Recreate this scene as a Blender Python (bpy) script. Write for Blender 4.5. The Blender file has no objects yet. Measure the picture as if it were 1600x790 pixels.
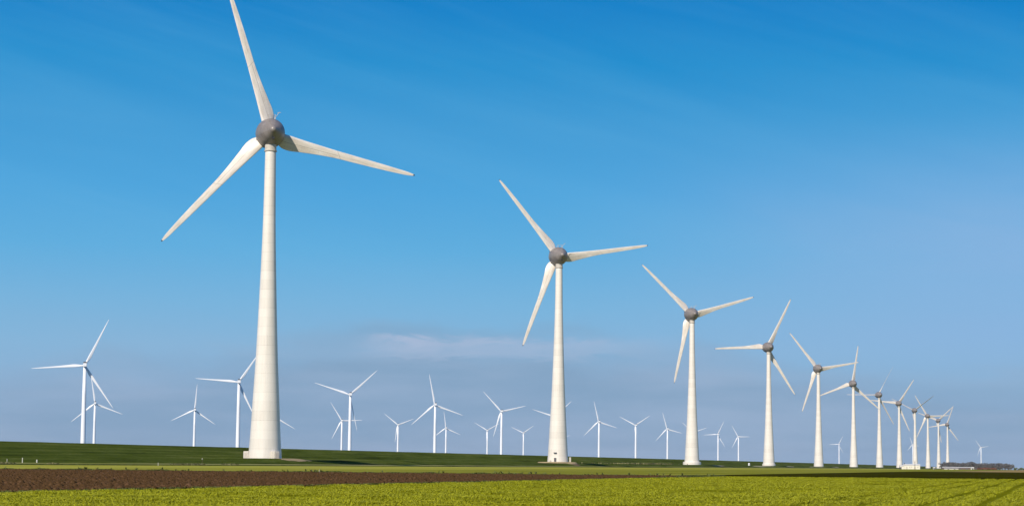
import bpy, bmesh, math, random
import numpy as np
from mathutils import Vector, Matrix
random.seed(7); rng = np.random.default_rng(7)
R = math.radians
scn = bpy.context.scene
COL = scn.collection

# ------------------------------------------------------------------ camera
F = 3000.0; PITCH = 0.0800; ROLL = 0.0085; Y0 = 484.39; HC = 1.3
cam_d = bpy.data.cameras.new('camera'); cam = bpy.data.objects.new('camera', cam_d); COL.objects.link(cam)
cam_d.sensor_width = 36.0; cam_d.sensor_fit = 'HORIZONTAL'; cam_d.lens = 36.0*F/1600.0
cam_d.shift_y = (Y0-395.0)/1600.0
cam_d.clip_start = 0.1; cam_d.clip_end = 80000.0
cam.location = (0, 0, HC)
fw = Vector((0, math.cos(PITCH), math.sin(PITCH))); up0 = Vector((0, -math.sin(PITCH), math.cos(PITCH))); rt0 = Vector((1, 0, 0))
rt = rt0*math.cos(ROLL)+up0*math.sin(ROLL); up = up0*math.cos(ROLL)-rt0*math.sin(ROLL)
cam.matrix_world = Matrix(((rt.x, up.x, -fw.x, 0), (rt.y, up.y, -fw.y, 0), (rt.z, up.z, -fw.z, HC), (0, 0, 0, 1)))
scn.camera = cam

# ------------------------------------------------------------------ sun and sky
SUN_AZ = 27.0      # heading the light travels towards, degrees from +Y to +X
SUN_EL = 34.0
ld = bpy.data.lights.new('sun', 'SUN'); ld.energy = 5.0; ld.angle = R(0.53); ld.color = (1.0, 0.91, 0.79)
sun = bpy.data.objects.new('sun', ld); COL.objects.link(sun)
lv = Vector((math.sin(R(SUN_AZ))*math.cos(R(SUN_EL)), math.cos(R(SUN_AZ))*math.cos(R(SUN_EL)), -math.sin(R(SUN_EL))))
sun.rotation_euler = lv.to_track_quat('-Z', 'Y').to_euler()
sun.location = (0, 0, 300)

w = bpy.data.worlds.new('World'); scn.world = w; w.use_nodes = True
nt = w.node_tree; nt.nodes.clear()
def N(t, tree, **k):
    n = tree.nodes.new(t)
    for a, b in k.items(): setattr(n, a, b)
    return n
def setin(n, **k):
    for a, b in k.items(): n.inputs[a.replace('_', ' ')].default_value = b
def math_n(tree, op, a, b=None, clamp=False):
    n = tree.nodes.new('ShaderNodeMath'); n.operation = op; n.use_clamp = clamp
    for i, v in enumerate((a, b)):
        if v is None: continue
        if isinstance(v, (int, float)): n.inputs[i].default_value = v
        else: tree.links.new(v, n.inputs[i])
    return n.outputs[0]
def ramp(tree, fac, stops, interp='LINEAR'):
    n = tree.nodes.new('ShaderNodeValToRGB'); cr = n.color_ramp; cr.interpolation = interp
    while len(cr.elements) < len(stops): cr.elements.new(0.5)
    for e, (p, c) in zip(cr.elements, stops):
        e.position = p; e.color = (*c, 1) if len(c) == 3 else c
    tree.links.new(fac, n.inputs[0]); return n.outputs[0]
def mixc(tree, fac, a, b, mode='MIX'):
    n = tree.nodes.new('ShaderNodeMix'); n.data_type = 'RGBA'; n.blend_type = mode
    if isinstance(fac, (int, float)): n.inputs[0].default_value = fac
    else: tree.links.new(fac, n.inputs[0])
    for i, v in ((6, a), (7, b)):
        if isinstance(v, tuple): n.inputs[i].default_value = (*v, 1) if len(v) == 3 else v
        else: tree.links.new(v, n.inputs[i])
    return n.outputs[2]
def srgb(r, g, b):
    f = lambda c: c/12.92 if c <= 0.04045 else ((c+0.055)/1.055)**2.4
    return (f(r/255), f(g/255), f(b/255))
L = nt.links.new
sky = N('ShaderNodeTexSky', nt, sky_type='NISHITA', sun_disc=False)
sky.sun_elevation = R(SUN_EL); sky.sun_rotation = R(SUN_AZ+180.0); sky.air_density = 1.0; sky.dust_density = 0.6; sky.ozone_density = 2.0
tc = N('ShaderNodeTexCoord', nt)
sep = N('ShaderNodeSeparateXYZ', nt); L(tc.outputs['Generated'], sep.inputs[0])
X, Y, Z = sep.outputs
az = math_n(nt, 'ARCTAN2', X, Y)
az_scaled = az
def noise(tree, vec, scale, detail=4, rough=0.5, dist=0.0):
    n = tree.nodes.new('ShaderNodeTexNoise'); tree.links.new(vec, n.inputs['Vector'])
    n.inputs['Scale'].default_value = scale; n.inputs['Detail'].default_value = detail
    n.inputs['Roughness'].default_value = rough; n.inputs['Distortion'].default_value = dist
    return n.outputs[0]
def combine(tree, x, y, z=0.0):
    n = tree.nodes.new('ShaderNodeCombineXYZ')
    for i, v in enumerate((x, y, z)):
        if isinstance(v, (int, float)): n.inputs[i].default_value = v
        else: tree.links.new(v, n.inputs[i])
    return n.outputs[0]
# clear sky colour by elevation (the deep polarised blue of the photograph), on top of the Nishita sky
elev = math_n(nt, 'MULTIPLY', Z, 2.0, clamp=True)      # 0..0.5 in sin(elevation)
grad = ramp(nt, elev, [(0.0, srgb(148, 172, 204)), (0.06, srgb(140, 174, 209)), (0.12, srgb(134, 180, 217)), (0.165, srgb(118, 179, 221)),
                       (0.22, srgb(92, 173, 223)), (0.28, srgb(74, 164, 221)), (0.345, srgb(62, 155, 214)), (0.41, srgb(24, 141, 206)), (0.47, srgb(0, 128, 200)), (1.0, srgb(0, 80, 156))])
skys = mixc(nt, 1.0, sky.outputs[0], (0.10, 0.10, 0.10), 'MULTIPLY')
base = mixc(nt, 0.98, skys, grad)
# thin high cirrus: broad soft streaks slanting down to the right
cs = combine(nt, math_n(nt, 'ADD', math_n(nt, 'MULTIPLY', az, 1.6), math_n(nt, 'MULTIPLY', Z, 3.0)), math_n(nt, 'ADD', math_n(nt, 'MULTIPLY', Z, 13.0), math_n(nt, 'MULTIPLY', az, 3.2)), 3.1)
c1 = noise(nt, cs, 1.7, 9, 0.62, 0.8)
c2 = noise(nt, combine(nt, math_n(nt, 'ADD', math_n(nt, 'MULTIPLY', az, 6.0), math_n(nt, 'MULTIPLY', Z, 6.0)), math_n(nt, 'ADD', math_n(nt, 'MULTIPLY', Z, 60.0), math_n(nt, 'MULTIPLY', az, 18.0)), 8.2), 1.5, 8, 0.65, 0.6)
cf = math_n(nt, 'MULTIPLY', ramp(nt, c1, [(0.40, (0, 0, 0)), (0.75, (1, 1, 1))]), math_n(nt, 'ADD', 0.35, c2))
cirrus_fac = math_n(nt, 'MULTIPLY', cf, 0.22)
base = mixc(nt, cirrus_fac, base, srgb(112, 186, 230))
# a paler milky veil in the right half, a little above the horizon
vn = noise(nt, combine(nt, math_n(nt, 'MULTIPLY', az, 4.0), math_n(nt, 'ADD', math_n(nt, 'MULTIPLY', Z, 16.0), math_n(nt, 'MULTIPLY', az, 2.0)), 21.0), 1.4, 7, 0.6, 0.4)
vz = ramp(nt, math_n(nt, 'MULTIPLY', Z, 4.0, clamp=True), [(0.16, (0, 0, 0)), (0.28, (1, 1, 1)), (0.44, (1, 1, 1)), (0.74, (0, 0, 0))], 'EASE')
va = ramp(nt, math_n(nt, 'ADD', az, 0.5), [(0.50, (0, 0, 0)), (0.76, (1, 1, 1))], 'EASE')
base = mixc(nt, math_n(nt, 'MULTIPLY', math_n(nt, 'MULTIPLY', vz, va), math_n(nt, 'ADD', 0.35, math_n(nt, 'MULTIPLY', vn, 0.7)), clamp=True), base, srgb(140, 181, 224))
# low grey-violet cloud bank along the horizon with a soft ragged top
bn = noise(nt, combine(nt, math_n(nt, 'MULTIPLY', az, 5.0), math_n(nt, 'MULTIPLY', Z, 14.0), 1.7), 1.6, 5, 0.5, 0.3)
edge = math_n(nt, 'ADD', Z, math_n(nt, 'MULTIPLY', math_n(nt, 'SUBTRACT', bn, 0.5), -0.06))
edge = math_n(nt, 'ADD', edge, math_n(nt, 'MULTIPLY', math_n(nt, 'MAXIMUM', math_n(nt, 'SUBTRACT', math_n(nt, 'ABSOLUTE', az), 0.10), 0.0), 0.15))
bank = ramp(nt, edge, [(0.0, (1, 1, 1)), (0.050, (0.95, 0.95, 0.95)), (0.060, (0.55, 0.55, 0.55)), (0.072, (0, 0, 0))], 'EASE')
bcol = ramp(nt, noise(nt, combine(nt, math_n(nt, 'MULTIPLY', az, 6.0), math_n(nt, 'MULTIPLY', Z, 40.0), 5.0), 1.5, 4, 0.5, 0.2), [(0.35, srgb(130, 161, 192)), (0.65, srgb(150, 174, 203))])
base = mixc(nt, math_n(nt, 'MULTIPLY', bank, 0.85), base, bcol)
# pale pinkish wisps on the bank's upper edge
wn = noise(nt, combine(nt, math_n(nt, 'MULTIPLY', az, 14.0), math_n(nt, 'MULTIPLY', Z, 55.0), 9.3), 1.6, 8, 0.6, 1.0)
wband = ramp(nt, math_n(nt, 'MULTIPLY', math_n(nt, 'ADD', Z, math_n(nt, 'MULTIPLY', math_n(nt, 'SUBTRACT', wn, 0.5), -0.022)), 4.0), [(0.216, (0, 0, 0)), (0.226, (.8, .8, .8)), (0.250, (1, 1, 1)), (0.268, (0, 0, 0))])
waz = ramp(nt, math_n(nt, 'ADD', az, 0.5), [(0.41, (0, 0, 0)), (0.45, (1, 1, 1)), (0.51, (.8, .8, .8)), (0.60, (0, 0, 0))], 'EASE')
wf = math_n(nt, 'MULTIPLY', math_n(nt, 'MULTIPLY', wband, waz), math_n(nt, 'SUBTRACT', math_n(nt, 'MULTIPLY', wn, 2.2), 0.45), clamp=True)
base = mixc(nt, wf, base, srgb(170, 188, 216))
final = mixc(nt, 1.0, base, (10.0, 10.0, 10.0), 'MULTIPLY')
bg = N('ShaderNodeBackground', nt); bg.inputs['Strength'].default_value = 0.1
L(final, bg.inputs['Color'])
wo = N('ShaderNodeOutputWorld', nt); L(bg.outputs[0], wo.inputs['Surface'])

scn.view_settings.view_transform = 'Standard'; scn.view_settings.look = 'None'
scn.view_settings.exposure = 0.0; scn.view_settings.gamma = 1.0; scn.view_settings.use_curve_mapping = False
scn.render.engine = 'CYCLES'
scn.cycles.max_bounces = 5; scn.cycles.diffuse_bounces = 3

# ------------------------------------------------------------------ frame of the turbine row
AZ = 0.2743; SA, CA = math.sin(AZ), math.cos(AZ); ROW_ROT = math.pi/2-AZ
def drop(x, y): return (x*x+y*y)/14.6e6                  # the earth's curve
def uw(U, W, z=0.0):                                     # U along the row, W towards the dike
    x, y = SA*U-CA*W, CA*U+SA*W
    return Vector((x, y, z-drop(x, y)))
def to_uw(x, y): return SA*x+CA*y, -CA*x+SA*y
def at(px, py, Yd):                                      # photo pixel and distance to a place
    d = fw*F+rt*(px-800.0)+up*(Y0-py)
    d = d*(Yd/d.y)
    return Vector((d.x, d.y, d.z+HC))

# ------------------------------------------------------------------ materials
def mat(name):
    m = bpy.data.materials.new(name); m.use_nodes = True
    t = m.node_tree; b = t.nodes['Principled BSDF']
    return m, t, b
def objcoord(t, sx=1, sy=1, sz=1, kind='Object'):
    c = t.nodes.new('ShaderNodeTexCoord'); mp = t.nodes.new('ShaderNodeMapping')
    mp.inputs['Scale'].default_value = (sx, sy, sz); t.links.new(c.outputs[kind], mp.inputs[0]); return mp.outputs[0]
def bump(t, b, h, strength, dist):
    n = t.nodes.new('ShaderNodeBump'); n.inputs['Strength'].default_value = strength; n.inputs['Distance'].default_value = dist
    t.links.new(h, n.inputs['Height']); t.links.new(n.outputs[0], b.inputs['Normal'])
def simple(name, col, rough=0.6, metal=0.0, var=0.12, scale=1.5):
    m, t, b = mat(name)
    v = objcoord(t); n = noise(t, v, scale, 5, 0.6)
    lo = tuple(c*(1-var) for c in col); hi = tuple(min(1, c*(1+var)) for c in col)
    t.links.new(ramp(t, n, [(0.3, lo), (0.7, hi)]), b.inputs['Base Color'])
    b.inputs['Roughness'].default_value = rough; b.inputs['Metallic'].default_value = metal
    return m
def ground_mat(name, stops, sx, sy, detail_scale, fine=0.35, rough=0.95, bs=0.6, bd=0.15, fine_sy=1.0):
    """base colour from broad streaks (sx, sy in 1/m) times a fine mottling"""
    m, t, b = mat(name)
    n1 = noise(t, objcoord(t, sx, sy, 1), 1.0, 5, 0.55, 0.3)
    n2 = noise(t, objcoord(t, 1, fine_sy, 1), detail_scale, 4, 0.7)
    c = ramp(t, n1, stops)
    f = ramp(t, n2, [(0.3, (1-fine,)*3), (0.7, (1+fine,)*3)])
    mm = t.nodes.new('ShaderNodeVectorMath'); mm.operation = 'MULTIPLY'
    f2 = math_n(t, 'ADD', math_n(t, 'MULTIPLY', math_n(t, 'SUBTRACT', n2, 0.5), fine*4), 1.0)
    t.links.new(c, mm.inputs[0]); t.links.new(combine(t, f2, f2, f2), mm.inputs[1])
    t.links.new(mm.outputs[0], b.inputs['Base Color'])
    b.inputs['Roughness'].default_value = rough; b.inputs['Specular IOR Level'].default_value = 0.0
    bump(t, b, n2, bs, bd)
    return m
M = {}
M['lime_soil'] = ground_mat('lime_crop_ground', [(0.3, (0.10, 0.11, 0.004)), (0.7, (0.18, 0.18, 0.006))], 0.05, 0.3, 3.0)
M['brown'] = ground_mat('ploughed_soil', [(0.3, (0.060, 0.034, 0.013)), (0.5, (0.082, 0.046, 0.019)), (0.72, (0.115, 0.064, 0.030))], 0.06, 0.25, 1.2, 0.4, bs=1.0, bd=0.3)
M['light'] = ground_mat('pale_stubble_grass', [(0.3, (0.25, 0.25, 0.030)), (0.6, (0.36, 0.34, 0.060)), (0.8, (0.30, 0.27, 0.05))], 0.012, 0.04, 0.6, 0.25)
t = M['light'].node_tree; b = t.nodes['Principled BSDF']; old = b.inputs['Base Color'].links[0].from_socket
c = t.nodes.new('ShaderNodeTexCoord'); sp = t.nodes.new('ShaderNodeSeparateXYZ'); t.links.new(c.outputs['Object'], sp.inputs[0])
gf = math_n(t, 'ADD', math_n(t, 'DIVIDE', math_n(t, 'SUBTRACT', 175.0, sp.outputs[1]), 70.0), math_n(t, 'SUBTRACT', noise(t, objcoord(t, .01, .03, 1), 1.0, 3), 0.5), clamp=True)
gm = t.nodes.new('ShaderNodeVectorMath'); gm.operation = 'MULTIPLY'; t.links.new(old, gm.inputs[0]); gm.inputs[1].default_value = (0.66, 0.69, 0.58)
t.links.new(mixc(t, gf, old, gm.outputs[0]), b.inputs['Base Color'])
M['midgreen'] = ground_mat('meadow_grass', [(0.3, (0.13, 0.155, 0.03)), (0.7, (0.19, 0.195, 0.04))], 0.008, 0.05, 0.4, 0.25)
M['dark'] = ground_mat('dark_crop', [(0.3, (0.028, 0.029, 0.002)), (0.7, (0.044, 0.040, 0.004))], 0.01, 0.06, 0.5, 0.3)
M['tan'] = ground_mat('dry_field', [(0.3, (0.20, 0.18, 0.05)), (0.5, (0.30, 0.21, 0.09)), (0.75, (0.34, 0.22, 0.11))], 0.004, 0.02, 0.15, 0.25)
M['polder'] = ground_mat('polder_grass', [(0.3, (0.085, 0.11, 0.025)), (0.7, (0.14, 0.15, 0.04))], 0.002, 0.01, 0.1, 0.25)
M['gravel'] = ground_mat('gravel', [(0.3, (0.29, 0.22, 0.12)), (0.7, (0.40, 0.31, 0.18))], 0.2, 0.2, 2.5, 0.3)
M['road'] = ground_mat('road_surface', [(0.3, (0.28, 0.26, 0.16)), (0.7, (0.36, 0.33, 0.22))], 0.01, 0.3, 1.5, 0.2)
# dike grass: mown bands that run along the dike
m, t, b = mat('dike_grass')
v = objcoord(t, 0.006, 0.32, 0.0); n1 = noise(t, v, 1.0, 5, 0.6, 0.2)
v2 = objcoord(t, 0.03, 0.12, 0.12); n2 = noise(t, v2, 1.0, 5, 0.65, 0.4)
v3 = objcoord(t, 0.35, 1.0, 1.0); n3 = noise(t, v3, 1.0, 4, 0.7)
s = math_n(t, 'ADD', math_n(t, 'ADD', math_n(t, 'MULTIPLY', n1, 0.45), math_n(t, 'MULTIPLY', n2, 0.35)), math_n(t, 'MULTIPLY', n3, 0.2))
t.links.new(ramp(t, s, [(0.40, (0.030, 0.042, 0.006)), (0.46, (0.050, 0.070, 0.009)), (0.53, (0.070, 0.092, 0.014)), (0.64, (0.125, 0.135, 0.035))]), b.inputs['Base Color'])
b.inputs['Roughness'].default_value = 0.95; b.inputs['Specular IOR Level'].default_value = 0.0
bump(t, b, n3, 0.7, 0.3); M['dike'] = m
# water
m, t, b = mat('lake_water'); b.inputs['Base Color'].default_value = (0.03, 0.07, 0.09, 1); b.inputs['Roughness'].default_value = 0.15
bump(t, b, noise(t, objcoord(t, 0.3, 0.15, 1), 1.0, 4, 0.6), 0.4, 0.3); M['water'] = m

# white concrete tower: ring segments with thin joints and slightly different tones
m, t, b = mat('tower_concrete')
c = t.nodes.new('ShaderNodeTexCoord'); sp = t.nodes.new('ShaderNodeSeparateXYZ'); t.links.new(c.outputs['Object'], sp.inputs[0])
zr = math_n(t, 'DIVIDE', sp.outputs[2], 3.85); fr = math_n(t, 'FRACT', zr); fl = math_n(t, 'FLOOR', zr)
wn_ = t.nodes.new('ShaderNodeTexWhiteNoise'); wn_.noise_dimensions = '1D'; t.links.new(fl, wn_.inputs['W'])
joint = math_n(t, 'LESS_THAN', fr, 0.055)
big = noise(t, objcoord(t, 0.5, 0.5, 0.06), 1.0, 5, 0.6)
streak = noise(t, objcoord(t, 1.6, 1.6, 0.03), 1.0, 4, 0.6)
val = math_n(t, 'ADD', math_n(t, 'MULTIPLY', wn_.outputs[0], 0.045), math_n(t, 'ADD', math_n(t, 'MULTIPLY', big, 0.12), math_n(t, 'MULTIPLY', streak, 0.14)))
val = math_n(t, 'SUBTRACT', val, math_n(t, 'MULTIPLY', joint, 0.05))
t.links.new(ramp(t, val, [(0.0, (0.42, 0.38, 0.32)), (0.12, (0.70, 0.65, 0.57)), (0.26, (0.87, 0.815, 0.735))]), b.inputs['Base Color'])
b.inputs['Roughness'].default_value = 0.38; M['tower'] = m
# grey-brown metal head, weathered
m, t, b = mat('nacelle_metal')
n1 = noise(t, objcoord(t), 0.35, 5, 0.6); n2 = noise(t, objcoord(t, 0.5, 2.5, 0.5), 0.5, 4, 0.6)
t.links.new(ramp(t, math_n(t, 'ADD', math_n(t, 'MULTIPLY', n1, 0.6), math_n(t, 'MULTIPLY', n2, 0.4)), [(0.35, (0.21, 0.180, 0.160)), (0.65, (0.30, 0.262, 0.235))]), b.inputs['Base Color'])
c = t.nodes.new('ShaderNodeTexCoord'); sp = t.nodes.new('ShaderNodeSeparateXYZ'); t.links.new(c.outputs['Object'], sp.inputs[0])
ring = math_n(t, 'LESS_THAN', math_n(t, 'FRACT', math_n(t, 'DIVIDE', math_n(t, 'ADD', sp.outputs[1], 20.6), 3.1)), 0.035)
mer = math_n(t, 'LESS_THAN', math_n(t, 'FRACT', math_n(t, 'DIVIDE', math_n(t, 'ADD', math_n(t, 'ARCTAN2', sp.outputs[0], sp.outputs[2]), 9.0), 0.7854)), 0.03)
old = b.inputs['Base Color'].links[0].from_socket
t.links.new(mixc(t, math_n(t, 'MULTIPLY', math_n(t, 'MAXIMUM', ring, mer), 0.45), old, (0.07, 0.06, 0.055)), b.inputs['Base Color'])
b.inputs['Metallic'].default_value = 0.15; b.inputs['Roughness'].default_value = 0.42; M['nacelle'] = m
M['collar'] = simple('collar_steel', (0.52, 0.47, 0.40), 0.5)
M['darkmetal'] = simple('dark_metal', (0.03, 0.03, 0.035), 0.5)
# blades: off-white, blotchy dirt, leading-edge highlight painted in paler, thin seams near the root
m, t, b = mat('blade_coating')
c = t.nodes.new('ShaderNodeTexCoord'); sp = t.nodes.new('ShaderNodeSeparateXYZ'); t.links.new(c.outputs['Object'], sp.inputs[0])
bx_, by_, bz_ = sp.outputs
sx_ = math_n(t, 'SUBTRACT', bx_, math_n(t, 'SUBTRACT', 1.5, math_n(t, 'MULTIPLY', bz_, 0.022)))
s1 = math_n(t, 'LESS_THAN', math_n(t, 'ABSOLUTE', sx_), 0.09)
inner = math_n(t, 'LESS_THAN', bz_, 30.0)
s2 = math_n(t, 'MULTIPLY', math_n(t, 'LESS_THAN', math_n(t, 'FRACT', math_n(t, 'DIVIDE', bz_, 3.6)), 0.03), math_n(t, 'GREATER_THAN', sx_, 0.0))
s3 = math_n(t, 'LESS_THAN', math_n(t, 'ABSOLUTE', math_n(t, 'SUBTRACT', bz_, math_n(t, 'ADD', 30.0, math_n(t, 'MULTIPLY', bx_, 0.7)))), 0.13)
seam = math_n(t, 'MAXIMUM', math_n(t, 'MULTIPLY', inner, math_n(t, 'ADD', s1, math_n(t, 'MULTIPLY', s2, 0.45), clamp=True)), math_n(t, 'MULTIPLY', s3, 0.8))
dirt = noise(t, objcoord(t, 0.9, 0.9, 0.12), 1.0, 7, 0.7, 0.5)
le_highlight = ramp(t, math_n(t, 'MULTIPLY', math_n(t, 'ADD', bx_, 2.2), 0.25, clamp=True), [(0.18, (1, 1, 1)), (0.38, (0, 0, 0))])
bc = ramp(t, dirt, [(0.3, (0.52, 0.45, 0.37)), (0.5, (0.70, 0.635, 0.55)), (0.7, (0.82, 0.775, 0.71))])
bc = mixc(t, math_n(t, 'MULTIPLY', le_highlight, 0.35), bc, (0.80, 0.78, 0.74))
bc = mixc(t, math_n(t, 'MULTIPLY', seam, 0.6), bc, (0.22, 0.19, 0.16))
t.links.new(bc, b.inputs['Base Color']); b.inputs['Roughness'].default_value = 0.38; M['blade'] = m
m, t, b = mat('white_turbine_paint')
n1 = noise(t, objcoord(t, 0.4, 0.4, 0.05), 1.0, 4, 0.6)
t.links.new(ramp(t, n1, [(0.3, (0.76, 0.78, 0.80)), (0.7, (0.84, 0.85, 0.86))]), b.inputs['Base Color']); b.inputs['Roughness'].default_value = 0.35; M['white'] = m
M['grey_part'] = simple('grey_hatch', (0.10, 0.10, 0.11), 0.5)
M['entrance'] = simple('entrance_concrete', (0.58, 0.54, 0.47), 0.7)
M['white_wall'] = simple('cream_wall', (0.72, 0.68, 0.58), 0.7, var=0.08, scale=0.3)
M['white_roof'] = simple('pale_roof', (0.66, 0.64, 0.60), 0.6, var=0.08, scale=0.3)
M['brown_wall'] = simple('brown_wall', (0.14, 0.10, 0.09), 0.8, scale=0.3)
M['door'] = simple('dark_door', (0.10, 0.085, 0.07), 0.6)
M['post'] = simple('pale_post', (0.62, 0.60, 0.50), 0.7)
M['wood'] = simple('dark_wood', (0.10, 0.07, 0.05), 0.9)

# ------------------------------------------------------------------ mesh helpers
def link(name, me, m=None, parent=None, **props):
    o = bpy.data.objects.new(name, me); COL.objects.link(o)
    if m is not None and me is not None and not me.materials: me.materials.append(m)
    if parent is not None: o.parent = parent
    for k, v_ in props.items(): o[k] = v_
    return o
def from_np(name, verts, faces, smooth=False):
    me = bpy.data.meshes.new(name); nv = len(verts); verts = np.asarray(verts, dtype=np.float32)
    faces = np.asarray(faces, dtype=np.int32); nf, k = faces.shape
    me.vertices.add(nv); me.vertices.foreach_set('co', verts.ravel())
    me.loops.add(nf*k); me.loops.foreach_set('vertex_index', faces.ravel())
    me.polygons.add(nf); me.polygons.foreach_set('loop_start', np.arange(0, nf*k, k, dtype=np.int32))
    me.update(calc_edges=True); me.validate()
    if smooth: me.polygons.foreach_set('use_smooth', np.ones(len(me.polygons), dtype=bool))
    return me
def bm_mesh(name, bm, smooth=False, auto=None):
    me = bpy.data.meshes.new(name); bmesh.ops.recalc_face_normals(bm, faces=bm.faces); bm.to_mesh(me); bm.free()
    if smooth:
        for p in me.polygons: p.use_smooth = True
    return me
def add_box(bm, x0, x1, y0, y1, z0, z1, bev=0.0):
    r_ = bmesh.ops.create_cube(bm, size=1.0)
    for v_ in r_['verts']: v_.co = Vector((x0+(v_.co.x+.5)*(x1-x0), y0+(v_.co.y+.5)*(y1-y0), z0+(v_.co.z+.5)*(z1-z0)))
    if bev: bmesh.ops.bevel(bm, geom=list({e for v_ in r_['verts'] for e in v_.link_edges}), offset=bev, segments=2, affect='EDGES')
def lathe(profile, n=48, axis='Z', close=True):
    """profile: (r, h) pairs; axis Z or Y"""
    bm = bmesh.new(); rings = []
    for r_, h in profile:
        ring = []
        if r_ < 1e-6:
            p = (0, 0, h) if axis == 'Z' else (0, h, 0); ring = [bm.verts.new(p)]
        else:
            for i in range(n):
                a = 2*math.pi*i/n; x, y = r_*math.cos(a), r_*math.sin(a)
                ring.append(bm.verts.new((x, y, h) if axis == 'Z' else (x, h, y)))
        rings.append(ring)
    for A, B in zip(rings, rings[1:]):
        for i in range(n):
            j = (i+1) % n
            if len(A) == 1 and len(B) == 1: continue
            if len(A) == 1: bm.faces.new((A[0], B[j], B[i]))
            elif len(B) == 1: bm.faces.new((A[i], A[j], B[0]))
            else: bm.faces.new((A[i], A[j], B[j], B[i]))
    return bm
def tube(bm, p, q, r_, n=8):
    p, q = Vector(p), Vector(q); d = (q-p).normalized(); a = d.orthogonal().normalized(); b2 = d.cross(a)
    A = [bm.verts.new(p+a*r_*math.cos(2*math.pi*i/n)+b2*r_*math.sin(2*math.pi*i/n)) for i in range(n)]
    B = [bm.verts.new(q+a*r_*math.cos(2*math.pi*i/n)+b2*r_*math.sin(2*math.pi*i/n)) for i in range(n)]
    for i in range(n): bm.faces.new((A[i], A[(i+1) % n], B[(i+1) % n], B[i]))
    bm.faces.new(A[::-1]); bm.faces.new(B)

# ------------------------------------------------------------------ terrain: strips that run along the row
def grid_sheet(name, Us, Ws, zf, m, smooth=True):
    nu, nw = len(Us), len(Ws)
    UU, WW = np.meshgrid(np.array(Us, float), np.array(Ws, float), indexing='ij')
    x = SA*UU-CA*WW; y = CA*UU+SA*WW
    zz = zf(UU, WW)-(x*x+y*y)/14.6e6
    v_ = np.stack([UU.ravel(), WW.ravel(), zz.ravel()], 1)
    i = np.arange((nu-1)*(nw-1)); a = (i//(nw-1))*nw+i % (nw-1)
    f = np.stack([a, a+nw, a+nw+1, a+1], 1)
    o = link(name, from_np(name, v_, f, smooth), m, kind='structure'); o.rotation_euler = (0, 0, ROW_ROT)
    return o
def geo(a, b_, step, grow=1.08, mx=400):
    out = [a]; s_ = step
    while out[-1]+s_ < b_: out.append(out[-1]+s_); s_ = min(s_*grow, mx)
    out.append(b_); return out
ROW_W = 311.0; U1 = 733.0; DU = 485.8
PW = [262, 278, 278.6, 280.4, 281, 286, 290, 294.5, 302, 322, 344, 347.5, 362]
PZ = [0, 0, -.55, -.6, .15, .38, .6, .6, 2.5, 2.55, 7.75, 7.8, 3.2]
def bumpn(U, W, s_, amp, seed):
    return amp*(np.sin(U*s_+seed)*np.cos(W*s_*1.7+seed*2)+.6*np.sin(U*s_*2.3+W*s_*1.1+seed*3)+.4*np.cos(U*s_*4.1-W*s_*2.9+seed))
def dike_z(U, W):
    z = np.interp(W, PW, PZ)
    d = np.hypot(U-U1, W-ROW_W)
    m1 = np.clip((27-d)/13, 0, 1); m1 = m1*m1*(3-2*m1)
    low = np.clip((W-294.5)/8, 0, 1)*np.clip((336-W)/10, 0, 1)
    z = z+m1*np.maximum(0, 2.93-z)*low
    for k in range(2, 12):
        d = np.hypot(U-(U1+k*DU), W-ROW_W); mk = np.clip((20-d)/8, 0, 1); z = z+mk*np.maximum(0, 2.62-z)*low
    z = z+np.where((W > 296) & (W < 345), bumpn(U, W, .045, .05, 1.3), 0)
    return z
Usd = [-900, -500]+list(np.arange(0, 3200, 5.0))+geo(3200, 22000, 10, 1.05, 500)
Wsd = [262, 270, 278, 278.6, 280.4, 281, 286, 290, 294.5]+list(np.arange(296.5, 345, 2.0))+[344.6, 345.5, 347.5, 352, 362]
Wsd = sorted(set(Wsd))
grid_sheet('dike', Usd, Wsd, dike_z, M['dike'])
M['verge'] = ground_mat('dry_verge_grass', [(0.35, (0.17, 0.18, 0.035)), (0.6, (0.36, 0.33, 0.15))], 0.006, 0.3, 0.4, 0.2)
grid_sheet('road_verge', [400]+list(np.arange(480, 6000, 40.0))+geo(6000, 20000, 100), [286.3, 288, 290.2], lambda U, W: np.interp(W, PW, PZ)+.03, M['verge'])
grid_sheet('dike_road', [-900]+list(np.arange(0, 6000, 50.0))+geo(6000, 20000, 100), [290.4, 292, 294.0], lambda U, W: 0.605+0*U, M['road'])
GU = sorted(set([-9000, -3000, -900, -300]+list(np.arange(0, 1000, 50.0))+geo(1000, 30000, 60, 1.12, 1500)))
GWr = [-30000, -20000, -12000, -8000, -5000, -3500, -2500, -1800, -1300, -900, -600, -400, -250, -150, -60, 0, 60, 120, 180, 240, 300, 362]
grid_sheet('ground', GU, GWr, lambda U, W: -0.02-0.8*np.clip((W-262)/6, 0, 1), M['polder'])
grid_sheet('lake_water', GU, [359, 420, 600, 1000, 2000, 4000, 7000, 11000, 16000, 24000], lambda U, W: 4.5+0*U, M['water'])
FU = 239.5; FW = 39.6
flat = lambda h: (lambda U, W: h+0*U)
wavy = lambda h, a: (lambda U, W: h+bumpn(U, W, .35, a, 2.0)*(U > -50))
grid_sheet('lime_crop_field', list(np.arange(-60, 239.6, 2.5)), list(np.linspace(-260, FW, 121)), flat(0.015), M['lime_soil'])
grid_sheet('ploughed_field', list(np.arange(-60, 239.6, 1.5)), list(np.linspace(FW, 262, 150)), lambda U, W: 0.03+bumpn(U, W, 1.1, .018, .4)+.012*np.sin(W*5.0), M['brown'])
grid_sheet('pale_grass_strip', geo(FU, 5200, 8, 1.06, 250), list(np.linspace(FW+8, 277.9, 60)), flat(0.03), M['light'])
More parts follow.
